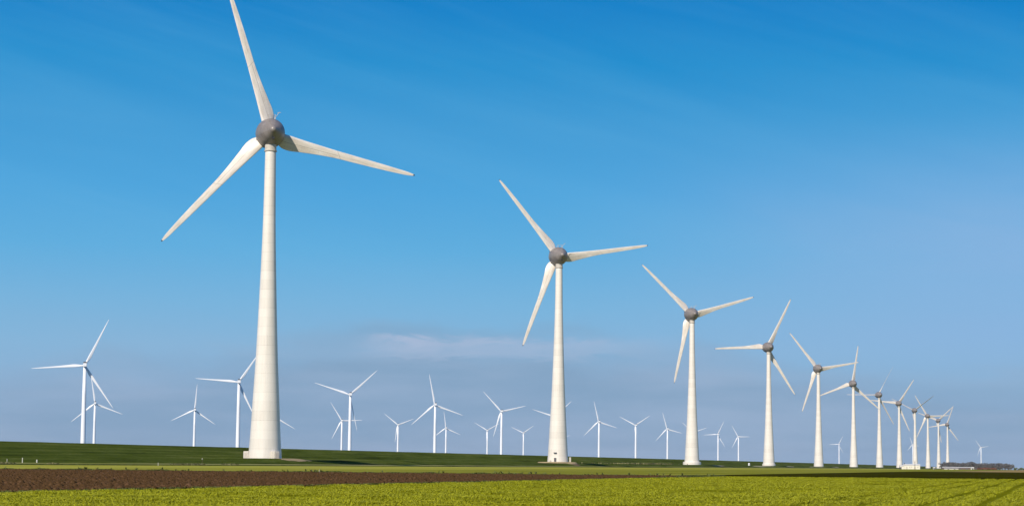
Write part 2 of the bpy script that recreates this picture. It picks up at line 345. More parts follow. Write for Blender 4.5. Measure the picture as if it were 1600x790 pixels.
grid_sheet('dark_crop_field', list(np.linspace(FU+6, 700, 60)), list(np.linspace(-420, 45.5, 60)), lambda U, W: 0.05+0*U, M['dark'])
grid_sheet('meadow_strip', geo(700.0, 2600, 20, 1.1, 200), list(np.linspace(-700, 47.0, 12)), flat(0.02), M['midgreen'])
grid_sheet('dry_field', geo(702.0, 3300, 20, 1.1, 200), list(np.linspace(-1500, 36, 24)), flat(0.06), M['tan'])

# gravel pads round the tower feet
def pad(name, k, ru, rw, h, m=None, du=0, dw=0, n=40, z0=2.45):
    """a low mound with a flat irregular top"""
    bm = bmesh.new(); U0 = U1+k*DU+du; W0 = ROW_W+dw; rings = []
    for sc, z in ((1.12, z0-1.5), (1.0, z0+h*.55), (0.95, z0+h), (0.6, z0+h)):
        ring = []
        for i in range(n):
            a = 2*math.pi*i/n; j = 1+.05*math.sin(3*a+k)+.03*math.sin(7*a+2*k)
            U, W = U0+ru*sc*j*math.cos(a), W0+rw*sc*j*math.sin(a)
            ring.append(bm.verts.new(Vector((U, W, z-drop(*uw(U, W).xy)))))
        rings.append(ring)
    for A, B in zip(rings, rings[1:]):
        for i in range(n): bm.faces.new((A[i], A[(i+1) % n], B[(i+1) % n], B[i]))
    bm.faces.new(rings[-1])
    o = link(name, bm_mesh(name, bm), m or M['gravel'], kind='structure'); o.rotation_euler = (0, 0, ROW_ROT)
def patch(name, Uc, Wc, ru, rw, m, h=.04, seed=1.0):
    '''an irregular sheet that follows the dike surface'''
    nr, na = 8, 40; V = [(Uc, Wc)]
    for r_ in range(1, nr+1):
        for i in range(na):
            a = 2*math.pi*i/na; j = 1+.14*math.sin(3*a+seed)+.1*math.sin(5*a+2*seed)+.07*math.sin(11*a+seed)
            V.append((Uc+ru*r_/nr*j*math.cos(a), Wc+rw*r_/nr*j*math.sin(a)))
    V = np.array(V); z = dike_z(V[:, 0], V[:, 1])+h; x = SA*V[:, 0]-CA*V[:, 1]; y = CA*V[:, 0]+SA*V[:, 1]
    bm = bmesh.new(); vs = [bm.verts.new((p[0], p[1], q)) for p, q in zip(V, z-(x*x+y*y)/14.6e6)]
    for i in range(na): bm.faces.new((vs[0], vs[1+i], vs[1+(i+1) % na]))
    for r_ in range(nr-1):
        for i in range(na): a, b_ = 1+r_*na+i, 1+r_*na+(i+1) % na; bm.faces.new((vs[a], vs[a+na], vs[b_+na], vs[b_]))
    o = link(name, bm_mesh(name, bm, True), m, kind='structure'); o.rotation_euler = (0, 0, ROW_ROT)
M['soil'] = ground_mat('bare_soil', [(0.3, (0.10, 0.075, 0.045)), (0.7, (0.18, 0.13, 0.08))], 0.2, 0.2, 1.5, 0.3)
pad('bare_soil_pad', 1, 17.5, 13.6, -.6, M['soil']); pad('gravel_pad', 1, 16.5, 12.5, .85)
patch('gravel_track', 738, 300.6, 17, 3.2, M['gravel'])
for k in range(2, 12): pad('bare_soil_pad', k, 14, 11, .12, M['soil'])
for Uc, ru, sd in ((U1+2*DU+75, 30, 1), (U1+3*DU-130, 75, 2), (U1+3*DU+95, 35, 3), (U1+4*DU-120, 80, 4), (U1+4*DU+110, 50, 5)): patch('gravel_track', Uc, 299.5, ru, 1.6, M['road'], .04, sd)

# ------------------------------------------------------------------ big turbines of the row
HUB = 135.0
def blade_mesh(name, st, pitch_twist, n=20):
    """st: (r, LE x, TE x, thickness ratio, y offset) ; section in X (chord, + = trailing) and Y (thickness)"""
    V, Fc = [], []
    for r_, le_, te_, tc_, yo, tw, rd in st:
        ch = te_-le_; a_tw = R(tw+pitch_twist)
        for i in range(n):
            th = 2*math.pi*i/n; xs = (1-math.cos(th))/2; sg = 1 if th < math.pi else -1
            yt = 5*(0.2969*math.sqrt(max(xs, 0))-0.126*xs-0.3516*xs**2+0.2843*xs**3-0.1036*xs**4)*tc_
            ye = 0.5*math.sin(th)*1.0*tc_; y = sg*yt*(1-rd)+ye*rd
            if sg < 0: y *= (0.75 if rd < .5 else 1)
            x = le_+xs*ch; y = y*ch; xc = le_+ch*0.33
            dx = x-xc; X_ = xc+dx*math.cos(a_tw)-y*math.sin(a_tw); Y_ = yo+dx*math.sin(a_tw)+y*math.cos(a_tw)
            V.append((X_, Y_, r_))
    ns = len(st)
    for s_ in range(ns-1):
        for i in range(n):
            j = (i+1) % n; Fc.append((s_*n+i, s_*n+j, (s_+1)*n+j, (s_+1)*n+i))
    bm = bmesh.new(); vs = [bm.verts.new(p) for p in V]
    for f in Fc: bm.faces.new([vs[i] for i in f])
    bm.faces.new(vs[:n][::-1]); bm.faces.new(vs[-n:])
    return bm_mesh(name, bm, True)
def dens(st, m_=5):
    st = np.array(st, float); r_ = st[:, 0]; out = []
    for i in range(len(r_)-1):
        for k in range(m_): out.append(r_[i]+(r_[i+1]-r_[i])*k/m_)
    out.append(r_[-1]); out = np.array(out)
    # smooth (Catmull-like) interpolation
    cols = []
    for c_ in range(1, st.shape[1]):
        y = st[:, c_]; d = np.gradient(y, r_); idx = np.clip(np.searchsorted(r_, out, side='right')-1, 0, len(r_)-2)
        h = r_[idx+1]-r_[idx]; t_ = (out-r_[idx])/h
        cols.append((2*t_**3-3*t_**2+1)*y[idx]+(t_**3-2*t_**2+t_)*h*d[idx]+(-2*t_**3+3*t_**2)*y[idx+1]+(t_**3-t_**2)*h*d[idx+1])
    return np.column_stack([out]+cols)
BST = [(4.0, -1.9, 2.9, .55, 0, 24, .8), (6.0, -1.9, 4.1, .42, 0, 22, .4), (8.6, -1.8, 4.5, .30, 0, 18, .1), (14, -1.55, 3.8, .24, 0, 12, 0), (20, -1.35, 3.0, .21, 0, 9, 0),
       (28, -1.15, 2.2, .19, 0, 6, 0), (38, -1.05, 1.85, .17, 0, 4, 0), (48, -.95, 1.5, .16, 0, 2.5, 0), (56, -.8, 1.1, .15, 0, 1.5, 0), (61.5, -.62, .62, .14, 0, 1, 0), (63.2, -.4, .3, .14, 0, 1, 0)]
blade_me = blade_mesh('blade', dens(BST), 0); blade_me.materials.append(M['blade'])
blade_f2 = blade_mesh('blade', dens(BST), 42); blade_f2.materials.append(M['blade'])
blade_fe = blade_mesh('blade', dens(BST), 62); blade_fe.materials.append(M['blade'])
tip_bm = bmesh.new(); add_box(tip_bm, -.32, .22, -.07, .07, 63.1, 63.7, .04); tip_me = bm_mesh('blade_tip', tip_bm); tip_me.materials.append(M['darkmetal'])
TP = [(6.95, -2.0), (6.9, 0), (6.72, 1.5), (6.3, 8), (5.85, 16), (5.4, 25), (4.95, 33), (4.5, 42), (4.05, 53), (3.6, 65), (3.2, 77), (2.85, 88), (2.6, 98), (2.42, 110), (2.3, 120), (2.22, 127.0)]
tp = np.array(TP); hs = np.arange(-2, 127.01, 1.0); rr = np.interp(hs, tp[:, 1], tp[:, 0])
rr = np.convolve(np.pad(rr, 2, mode='edge'), np.ones(5)/5, 'valid')
tower_me = bm_mesh('tower', lathe(list(zip(rr, hs))+[(0, 127.0)], 64), True); tower_me.materials.append(M['tower'])
collar_me = bm_mesh('collar', lathe([(2.0, 126.9), (2.62, 126.95), (2.66, 127.3), (2.38, 127.4), (2.36, 130.6), (2.36, 131.0), (0, 131.0)], 48), False); collar_me.materials.append(M['collar'])
# egg: the nacelle (towards the tower side, -Y, with its tail nub) and the spinner (+Y)
NP = [(0, -9.3), (.45, -9.25), (.95, -9.0), (1.25, -8.6), (1.6, -8.0), (2.6, -6.9), (3.6, -5.6), (4.5, -4.1), (5.2, -2.5), (5.75, -.7), (6.0, 1.2), (6.02, 2.35), (5.9, 2.45)]
SP = [(5.88, 2.5), (6.0, 2.55), (5.95, 4.2), (5.6, 6.0), (4.9, 7.8), (3.9, 9.3), (2.6, 10.4), (1.2, 11.0), (0, 11.15)]
nac_me = bm_mesh('nacelle', lathe(NP, 28, 'Y'), True); nac_me.materials.append(M['nacelle'])
spin_me = bm_mesh('spinner', lathe(SP, 40, 'Y'), True); spin_me.materials.append(M['nacelle'])
bm = bmesh.new()
bmesh.ops.create_cone(bm, cap_ends=True, radius1=2.9, radius2=2.55, depth=3.0, segments=32, matrix=Matrix.Translation((0, 0, 4.1)))
cuff_me = bm_mesh('blade_cuff', bm, False); cuff_me.materials.append(M['nacelle'])
bm = bmesh.new()       # railing, beacon and wind mast on top of the nacelle
for x in (-1.4, 1.4):
    for y in (-3.2, -1.2, .8): tube(bm, (x, y, 5.0), (x, y, 7.0), .07)
    tube(bm, (x, -3.2, 6.95), (x, .8, 6.95), .07)
tube(bm, (-1.4, -3.2, 6.95), (1.4, -3.2, 6.95), .07); tube(bm, (0.9, -2.2, 5.0), (3.0, -2.6, 8.2), .09); tube(bm, (2.2, -2.6, 7.9), (3.7, -2.6, 8.1), .09)
rail_me = bm_mesh('wind_mast', bm); rail_me.materials.append(M['collar'])
bm = bmesh.new(); add_box(bm, -.55, .55, -.5, .1, -.35, .35, .1); tube(bm, (0, -.3, .3), (0, -.3, .8), .12); hatch_me = bm_mesh('hatch', bm); hatch_me.materials.append(M['darkmetal'])
def plinth_mesh(r0, h):
    me = bm_mesh('plinth', lathe([(r0+.25, -1.5), (r0+.2, h-.3), (r0, h), (6.5, h+.02)], 64)); me.materials.append(M['tower']); return me
PL = plinth_mesh(7.9, 2.6); PL2 = plinth_mesh(7.35, 2.3)
G_BIG = 'tall grey-headed wind turbines in the row along the dike'
BIG = [  # rotor angle, feathered, plinth, label
 (103.2, 0, None, 'largest wind turbine in the scene, with two box entrances at its broad white foot'),
 (81.2, 0, None, 'second largest wind turbine, standing on a raised pad of tan gravel'),
 (73.8, 0, PL, 'third largest wind turbine, its foot ringed by a wide white plinth'),
 (27.5, 0, PL2, 'fourth largest wind turbine, one blade level left and one raised steeply right'),
 (80.5, 0, None, 'fifth largest wind turbine, its right blade meeting the upright blade of the next one'),
 (10.2, 0, None, 'sixth largest wind turbine, with one blade pointing almost straight up'),
 (29.9, 1, None, 'thin-bladed wind turbine with blades turned edge-on, right of the one with an upright blade'),
 (35.6, 0, None, 'wind turbine standing just left behind the low white shed'),
 (55.4, 1, None, 'edge-on bladed wind turbine rising directly behind the low white shed'),
 (87.8, 0, None, 'wind turbine just right of the white shed, one blade raised left'),
 (49.8, 0, None, 'second to last wind turbine of the big row, one blade pointing up right'),
 (21.6, 0, None, 'last and smallest grey-headed wind turbine of the big row, in front of the wood'),
]
YAW = R(14.0)
bm = bmesh.new(); add_box(bm, -1.15, 1.15, -1.5, 1.5, -1.0, 3.0, .12); ent_me = bm_mesh('entrance', bm); ent_me.materials.append(M['entrance'])
bm = bmesh.new(); add_box(bm, -.62, .62, -1.57, -1.46, 0.1, 2.3); door_me = bm_mesh('door', bm); door_me.materials.append(M['collar'])
bm = bmesh.new(); add_box(bm, -.7, .7, -.45, .0, .4, 2.7); hood_me = bm_mesh('door', bm); hood_me.materials.append(M['grey_part'])
for k, (phi, fe, pl, lab) in enumerate(BIG):
    zb = 2.87 if k == 0 else 2.53
    p = uw(U1+k*DU, ROW_W, zb)
    if k == 1: p.z += .75
    root = bpy.data.objects.new('wind_turbine', None); COL.objects.link(root); root.empty_display_size = 5
    root.location = p; root['label'] = lab; root['category'] = 'wind turbine'; root['group'] = G_BIG
    link('tower', tower_me, parent=root)
    link('collar', collar_me, parent=root)
    if pl: link('plinth', pl, parent=root)
    hubz = HUB + (0 if k else 0)
    nc = link('nacelle', nac_me, parent=root); nc.location = (0, 0, hubz); nc.rotation_euler = (R(0), 0, YAW)
    if k < 6:
        ml = link('wind_mast', rail_me, parent=nc)
        ht = link('hatch', hatch_me, parent=nc); ht.location = (.2, -6.4, -3.4)
    sp_ = link('spinner', spin_me, parent=root); sp_.location = (0, 0, hubz); sp_.rotation_euler = (0, 0, YAW)
    base_m = Matrix.Translation((0, 0, hubz)) @ Matrix.Rotation(YAW, 4, 'Z') @ Matrix.Translation((0, 5.0, 0))
    for q in range(3):
        bl = link('blade', (blade_f2 if k == 8 else blade_fe) if fe else blade_me, parent=root)
        mt_ = base_m @ Matrix.Rotation(R(phi+120*q), 4, 'Y')
        bl.matrix_local = mt_
        if k < 6: link('blade_tip', tip_me, parent=bl)
        if k < 8:
            cf_ = link('blade_cuff', cuff_me, parent=bl)
    if k == 0:
        # entrance boxes: left side and right front of the foot
        e1 = link('entrance', ent_me, parent=root); e1.location = (-7.15, -.9, 0); e1.rotation_euler = (0, 0, R(-12)); link('door', door_me, parent=e1)
        e2 = link('entrance', ent_me, parent=root); e2.location = (4.9, -6.1, 0); e2.rotation_euler = (0, 0, R(38)); link('door', door_me, parent=e2)
    if k == 1:
        bm = bmesh.new(); add_box(bm, -.95, .95, -.7, .3, 5.6, 6.2, .05); vh = link('vent_hood', bm_mesh('vent_hood', bm), M['grey_part'], root); vh.location = (-1.9, -6.45, 0); vh.rotation_euler = (0, 0, R(-16))
        dr = link('door', hood_me, parent=root); dr.location = (-1.9, -6.55, 0); dr.rotation_euler = (0, 0, R(-16))

# ------------------------------------------------------------------ small white turbines standing in the lake behind the dike
SB = [(1.0, -.95, .95, 1.0, 0, 10, 1), (3.0, -.95, 1.0, .95, 0, 10, 1), (6, -1.05, 1.5, .5, 0, 10, .4), (10, -1.15, 2.05, .3, 0, 10, 0), (16, -1.0, 1.75, .22, 0, 7, 0), (26, -.8, 1.25, .19, 0, 4, 0),
      (38, -.6, .8, .17, 0, 2, 0), (48, -.4, .45, .15, 0, 1, 0), (54, -.14, .12, .15, 0, 0, 0)]
sblade = blade_mesh('blade', dens(SB, 3), 0, 12); sblade.materials.append(M['white'])
sblade_f = blade_mesh('blade', dens(SB, 3), 60, 12); sblade_f.materials.append(M['white'])
stower = bm_mesh('tower', lathe([(2.7, -3), (2.6, 8), (2.5, 30), (2.1, 65), (1.65, 94.6), (0, 94.6)], 24), True); stower.materials.append(M['white'])
snac_bm = bmesh.new(); add_box(snac_bm, -1.95, 1.95, -5.2, 3.4, -1.7, 2.1, .45); snac = bm_mesh('nacelle', snac_bm); snac.materials.append(M['white'])
cool_bm = bmesh.new(); add_box(cool_bm, -1.7, 1.7, -3.9, -3.4, 2.15, 3.6, .05); cool = bm_mesh('cooler', cool_bm); cool.materials.append(M['grey_part'])
shub = bm_mesh('hub', lathe([(0, 7.6), (.9, 7.3), (1.6, 6.4), (1.95, 5.2), (1.9, 3.9), (1.2, 3.45)], 24, 'Y'), True); shub.materials.append(M['white'])
G_SM = 'small white wind turbines beyond the dike'
SMALL = [  # hub pixel, distance, rotor angle, blade length, label
 (132.7, 570, 1997, 25.7, 54, 'largest of the small white wind turbines beyond the dike, far left of the photo'),
 (148.5, 629.5, 3300, 110.8, 51, 'small white wind turbine partly crossed by the blades of the leftmost one'),
 (304.4, 639.6, 3650, 4.5, 49, 'lone small white turbine between the leftmost pair and the largest tower, one blade straight up'),
 (373.4, 596, 2376, 34.0, 53, 'white turbine just left of the largest tower, its raised blade reaching behind that tower'),
 (428, 649, 4060, 0.6, 54, 'white turbine hidden behind the largest tower, only one blade tip showing on the right'),
 (547.4, 615.8, 2779, 47.8, 54, 'white turbine right of the largest tower, two blades in a wide V, one hanging dark'),
 (534.3, 656.3, 4441, 88.0, 49, 'smaller white turbine just left of the V-bladed one, one blade level to the right'),
 (622, 663, 4864, 68.7, 45, 'small white turbine standing alone about midway between two larger white ones'),
 (680, 631.5, 3211, 109.2, 52, 'white turbine with one upright blade and two drooping, the taller of a close pair'),
 (697, 668, 5229, 113.2, 46, 'shorter white turbine of a close pair, one upright blade, just right of its tall neighbour'),
 (761.5, 671.6, 5518, 60.7, 43, 'small white turbine whose right blade passes behind a taller white one'),
 (783.8, 642, 3578, 76.9, 50, 'taller white turbine left of the gravel-pad tower, a smaller turbine close at its left'),
 (818, 675.7, 5903, 55.5, 42, 'small Y-shaped white turbine nearest the left side of the gravel-pad tower'),
 (867.4, 650.5, 3942, 47.6, 49, 'white turbine hidden behind the gravel-pad tower, blades showing on both sides'),
 (872, 684, 6949, 76.8, 50, 'far white turbine behind the gravel-pad tower, only a blade tip showing at its left'),
 (936, 658, 4332, 106.9, 47, 'white turbine just right of the gravel-pad tower, one blade upright and two drooping'),
 (993.4, 663.7, 4680, 57.3, 45, 'Y-shaped white turbine midway between the gravel-pad tower and the plinth-ringed tower'),
 (1042.9, 669.4, 5094, 104.4, 45, 'white turbine just left of the plinth-ringed tower, blades one up and two down'),
 (1083.6, 675, 5585, 71.0, 46, 'white turbine hidden behind the plinth-ringed tower, two blade tips showing'),
 (1122, 678, 5871, 27.4, 46, 'small white turbine just right of the plinth-ringed tower, one blade level to the left'),
 (1153.9, 681.5, 6258, 89.7, 43, 'small white turbine left of the round white hut, one blade level to the right'),
 (1311, 693.6, 8000, 29.9, 42, 'tiny white turbine between the fifth and sixth largest towers'),
 (1426.3, 694, 7882, 101.0, 33, 'tiny white turbine almost hidden behind the tower that rises behind the white shed'),
 (1532.8, 698.2, 8596, 82.9, 42, 'tiny white turbine standing alone above the dark wood at the far right'),
]
for i, (px, py, D, phi, bl_, lab) in enumerate(SMALL):
    h = at(px, py, D)
    root = bpy.data.objects.new('wind_turbine', None); COL.objects.link(root); root.empty_display_size = 5
    root.location = (h.x, h.y, h.z-96.7); root['label'] = lab; root['category'] = 'wind turbine'; root['group'] = G_SM
    link('tower', stower, parent=root)
    nc = link('nacelle', snac, parent=root); nc.location = (0, 0, 96.5); nc.rotation_euler = (0, 0, YAW)
    link('cooler', cool, parent=nc)
    hb = link('hub', shub, parent=root); hb.location = (0, 0, 96.5); hb.rotation_euler = (0, 0, YAW)
    base_m = Matrix.Translation((0, 0, 96.5)) @ Matrix.Rotation(YAW, 4, 'Z') @ Matrix.Translation((0, 5.0, 0))
    for q in range(3):
        b_ = link('blade', sblade_f if (i == 5 and q == 1) else sblade, parent=root)
        b_.matrix_local = base_m @ Matrix.Rotation(R(phi+120*q), 4, 'Y') @ Matrix.Diagonal((1, 1, bl_/54.0, 1))

# ------------------------------------------------------------------ young crop: many small leaves (uncountable)
def scatter_tufts(name, U, W, H, nleaf, wid, m, seed, zoff=0.015, flatn=1.0):
    r_ = np.random.default_rng(seed); n = len(U); V = []; 
    UU = np.repeat(U, nleaf); WW = np.repeat(W, nleaf); HH = np.repeat(H, nleaf); k = n*nleaf
    a = r_.uniform(0, 2*np.pi, k); lean = r_.uniform(.25, 1.1, k)*HH*flatn; wd = wid*r_.uniform(.6, 1.3, k)*HH/.16
    hh = HH*r_.uniform(.6, 1.15, k)/flatn**.5
    dx, dy = np.cos(a), np.sin(a); px_, py_ = -dy, dx
    ou = r_.normal(0, .04, k); ow = r_.normal(0, .04, k)
    bu, bw = UU+ou, WW+ow
    x = SA*bu-CA*bw; y = CA*bu+SA*bw; z0 = zoff-(x*x+y*y)/14.6e6
    p0 = np.stack([bu-px_*wd*.3, bw-py_*wd*.3, z0], 1); p1 = np.stack([bu+px_*wd*.3, bw+py_*wd*.3, z0], 1)
    m0 = np.stack([bu+dx*lean*.45-px_*wd*.5, bw+dy*lean*.45-py_*wd*.5, z0+hh*.75], 1); m1 = np.stack([bu+dx*lean*.45+px_*wd*.5, bw+dy*lean*.45+py_*wd*.5, z0+hh*.75], 1)
    t0 = np.stack([bu+dx*lean*1.1-px_*wd*.1, bw+dy*lean*1.1-py_*wd*.1, z0+hh*.95], 1); t1 = np.stack([bu+dx*lean*1.1+px_*wd*.1, bw+dy*lean*1.1+py_*wd*.1, z0+hh*.95], 1)
    verts = np.stack([p0, p1, m0, m1, t0, t1], 1).reshape(-1, 3)
    b0 = np.arange(k)*6
    faces = np.concatenate([np.stack([b0, b0+1, b0+3, b0+2], 1), np.stack([b0+2, b0+3, b0+5, b0+4], 1)])
    me = bpy.data.meshes.new(name)
    me.vertices.add(len(verts)); me.vertices.foreach_set('co', verts.astype(np.float32).ravel())
    me.loops.add(faces.size); me.loops.foreach_set('vertex_index', faces.astype(np.int32).ravel())
    me.polygons.add(len(faces)); me.polygons.foreach_set('loop_start', np.arange(0, faces.size, 4, dtype=np.int32))
    me.update(calc_edges=True)
    o = link(name, me, m); o.rotation_euler = (0, 0, ROW_ROT); return o
def vnoise(U, W, s_, seed):
    """cheap smooth value noise"""
    r_ = np.random.default_rng(seed); g = r_.random((256, 256)); x = U*s_+1000; y = W*s_+1000
    xi = np.floor(x).astype(int); yi = np.floor(y).astype(int); fx = x-xi; fy = y-yi; fx = fx*fx*(3-2*fx); fy = fy*fy*(3-2*fy)
    G = lambda a, b_: g[a % 256, b_ % 256]
    return (G(xi, yi)*(1-fx)+G(xi+1, yi)*fx)*(1-fy)+(G(xi, yi+1)*(1-fx)+G(xi+1, yi+1)*fx)*fy
m, t, b = mat('young_crop_leaf')
n1 = noise(t, objcoord(t, 1, 1, 0), 1.6, 3, 0.7); n0 = noise(t, objcoord(t, .06, .2, 0), 1.0, 4, 0.6)
cc = mixc(t, n0, (0.36, 0.36, 0.006), (0.50, 0.47, 0.012)); cc = mixc(t, math_n(t, 'MULTIPLY', n1, .5), cc, (0.22, 0.25, 0.006))
t.links.new(cc, b.inputs['Base Color']); b.inputs['Roughness'].default_value = 0.6; b.inputs['Specular IOR Level'].default_value = 0.2
M['leaf'] = m
def in_view(U, W, lo, hi, marg=1.22):
    x = SA*U-CA*W; y = CA*U+SA*W
    return (y > lo) & (y < hi) & (np.abs(x) < (y*.2667)*marg+3)
# distance-dependent density
Nc = 850000
yy = 50*np.exp(rng.uniform(0, math.log(275/50.), Nc)); xx = rng.uniform(-1, 1, Nc)*(yy*.2667*1.2+3)
UU, WW = to_uw(xx, yy); UU, WW = np.array(UU), np.array(WW)
ragged = FW+(vnoise(UU, WW, .5, 3)-.5)*.8+(vnoise(UU, WW, .08, 4)-.5)*.9
keep = (WW < ragged) & (UU < FU+(vnoise(UU, WW, .4, 5)-.5)*2)
WW = np.where(True, np.round(WW/.28)*.28+rng.normal(0, .05, Nc), WW)       # drilled rows
for w_ in (2.35, 4.2, 6.2, 8.05, -9.6, -11.4, 26.0, 27.8): keep &= np.abs(WW-w_) > .26
dn = vnoise(UU, WW, .7, 6)*.45+vnoise(UU, WW, .22, 7)*.35+vnoise(UU, WW, .05, 8)*.2
keep &= rng.random(Nc) < np.clip((dn-.33)*3.6, .06, 1)
UU, WW, dn = UU[keep], WW[keep], dn[keep]
Hh = .10*(.3+dn*1.4)*rng.uniform(.8, 1.2, len(UU))
crop = scatter_tufts('young_crop', UU, WW, Hh, 4, .022, M['leaf'], 11, flatn=1.7)
crop['kind'] = 'stuff'; crop['label'] = 'bright lime green young crop covering the near field'; crop['category'] = 'crop'
print('tufts', len(UU))
# clods on the ploughed field
m, t, b = mat('soil_clod')
n1 = noise(t, objcoord(t, 1.4, 1.4, 0), 1.0, 3, 0.8); n0 = noise(t, objcoord(t, .05, .15, 0), 1.0, 4, 0.6)
cc = ramp(t, n1, [(0.3, (0.052, 0.030, 0.012)), (0.5, (0.090, 0.050, 0.022)), (0.66, (0.13, 0.070, 0.038)), (0.8, (0.22, 0.14, 0.075))])
cc = mixc(t, math_n(t, 'MULTIPLY', n0, .45), cc, (0.066, 0.038, 0.014))
t.links.new(cc, b.inputs['Base Color']); b.inputs['Roughness'].default_value = 0.95; b.inputs['Specular IOR Level'].default_value = 0.0
M['clod'] = m
Nc = 130000
yy = 68*np.exp(rng.uniform(0, math.log(285/68.), Nc)); xx = rng.uniform(-1.25, .35, Nc)*(yy*.2667)
U_, W_ = to_uw(xx, yy); keep = (W_ > FW+.3) & (U_ < FU-.6) & (W_ < 200); U_, W_ = U_[keep], W_[keep]
n = len(U_); sz = rng.gamma(2.2, .022, n)+.02
th = rng.uniform(0, 6.28, n); oct_ = np.array([(1, 0, 0), (0, 1, 0), (-1, 0, 0), (0, -1, 0), (0, 0, 1), (0, 0, -1)], float)
J = rng.uniform(.6, 1.4, (n, 6, 1))
cs_, sn_ = np.cos(th)[:, None], np.sin(th)[:, None]
ox = oct_[None, :, 0]*cs_-oct_[None, :, 1]*sn_; oy = oct_[None, :, 0]*sn_+oct_[None, :, 1]*cs_
P = np.stack([ox*1.3, oy*1.3, np.repeat(oct_[None, :, 2], n, 0)*.8], 2)*J*sz[:, None, None]
P[:, :, 0] += U_[:, None]; P[:, :, 1] += W_[:, None]; P[:, :, 2] += .045
FO = np.array([(0, 1, 4), (1, 2, 4), (2, 3, 4), (3, 0, 4), (1, 0, 5), (2, 1, 5), (3, 2, 5), (0, 3, 5)])
fa = (FO[None]+np.arange(n)[:, None, None]*6).reshape(-1, 3)
o = link('soil_clods', from_np('soil_clods', P.reshape(-1, 3), fa), M['clod']); o.rotation_euler = (0, 0, ROW_ROT)
o['kind'] = 'stuff'; o['label'] = 'loose brown clods scattered over the ploughed field'; o['category'] = 'soil clods'
# grass and weeds: ragged far edge of the ploughed field, ditch side, pale weeds on the dike foot
M['weed'] = simple('weed_leaf', (0.10, 0.12, 0.02), 0.8, var=.4, scale=.3)
M['drygrass'] = simple('dry_grass_leaf', (0.24, 0.225, 0.09), 0.8, var=.35, scale=.2)
def grass(name, lab, U, W, H, nl, wid, m_, seed, z=0.02):
    o_ = scatter_tufts(name, U, W, H, nl, wid, m_, seed, z); o_['kind'] = 'stuff'; o_['label'] = lab; o_['category'] = 'grass'
n = 9000
Ua = np.concatenate([FU+rng.normal(0, .5, n), rng.uniform(60, FU, 2500)]); Wa = np.concatenate([rng.uniform(FW, 190, n), FW+rng.normal(0.25, .2, 2500)])
hh_ = .10+.28*np.clip(vnoise(Ua, Wa, .6, 21)-.45, 0, 1)*(Ua > 200)+.3*(rng.random(len(Ua)) > .993)*(Ua > 225)
grass('field_edge_weeds', 'ragged dark green weeds along the edges of the ploughed field', Ua, Wa, hh_, 4, .05, M['weed'], 31)
n = 26000
Ua = 250*np.exp(rng.uniform(0, math.log(12), n)); Wa = rng.uniform(278.3, 284.5, n)
grass('ditch_bank_grass', 'rough dark grass on the ditch bank below the dike', Ua, Wa, (.10+.22*vnoise(Ua, Wa, .12, 22)**2), 4, .09, M['weed'], 32, .1)
n = 900
Ua = rng.normal(1480, 55, n)+0; Wa = rng.uniform(300, 322, n); kp = vnoise(Ua, Wa, .25, 23) > .52; Ua, Wa = Ua[kp], Wa[kp]
grass('pale_dike_weeds', 'pale dry weed tops speckling the dike slope right of the gravel-pad tower', Ua, Wa, .5+.6*rng.random(len(Ua)), 4, .12, M['drygrass'], 33, 2.5)
n = 2600
Ua = rng.uniform(470, 640, n); Wa = rng.uniform(281, 286, n)
kp = vnoise(Ua, Wa, .11, 24) > .68; grass('pale_reed_grass', 'pale dry reed grass on the ditch bank at the far left', Ua[kp], Wa[kp], .3+.4*rng.random(kp.sum()), 4, .07, M['drygrass'], 34, .15)

# ------------------------------------------------------------------ small things on the polder
def empty(name, loc, rz, label, cat, group=None):
    o_ = bpy.data.objects.new(name, None); COL.objects.link(o_); o_.location = loc; o_.rotation_euler = (0, 0, rz)
    o_['label'] = label; o_['category'] = cat
    if group: o_['group'] = group
    return o_
def ground_at(px, D, W_known=None):
    """point on the terrain seen in photo column px at distance D"""
    x = (px-800)/F*D; U, W = to_uw(x, D); z = float(dike_z(np.array([U]), np.array([W]))[0]) if W > 262 else 0.0
    return Vector((x, D, z-drop(x, D)))
def box_part(name, parent, m, dims, bev=0.0):
    bm_ = bmesh.new()
    for d_ in (dims if isinstance(dims[0], tuple) else [dims]): add_box(bm_, *d_, bev=bev)
    return link(name, bm_mesh(name, bm_), m, parent)
# low white shed in front of two towers: long body, lower annex, shallow roof, doors, flue
def gable(name, parent, m, x0, x1, y0, y1, z0, zr, over=.4, th=.18):
    bm_ = bmesh.new(); ym = (y0+y1)/2
    for s0, s1 in ((y0-over, ym), (y1+over, ym)):
        za = z0-over*(zr-z0)/(ym-y0)
        q = [Vector((x0-over, s0, za)), Vector((x1+over, s0, za)), Vector((x1+over, s1, zr)), Vector((x0-over, s1, zr))]
        a_ = [bm_.verts.new(v_) for v_ in q]; b_ = [bm_.verts.new(v_+Vector((0, 0, th))) for v_ in q]
        bm_.faces.new(a_[::-1]); bm_.faces.new(b_)
        for i in range(4): bm_.faces.new((a_[i], a_[(i+1) % 4], b_[(i+1) % 4], b_[i]))
    return link(name, bm_mesh(name, bm_), m, parent)
def wall_gabled(name, parent, m, x0, x1, y0, y1, z0, ze, zr):
    bm_ = bmesh.new(); ym = (y0+y1)/2; A = []
    for x in (x0, x1): A.append([bm_.verts.new((x, y, z)) for y, z in ((y0, z0), (y1, z0), (y1, ze), (ym, zr), (y0, ze))])
    bm_.faces.new(A[0]); bm_.faces.new(A[1][::-1])
    for i in range(5): bm_.faces.new((A[0][i], A[0][(i+1) % 5], A[1][(i+1) % 5], A[1][i]))
    return link(name, bm_mesh(name, bm_), m, parent)
sh = empty('shed', ground_at(1424, 2400), R(-6), 'low white shed standing in front of two tower feet at the right', 'shed')
wall_gabled('wall', sh, M['white_wall'], -9.5, 10.2, -5, 5, -.5, 4.9, 6.3)
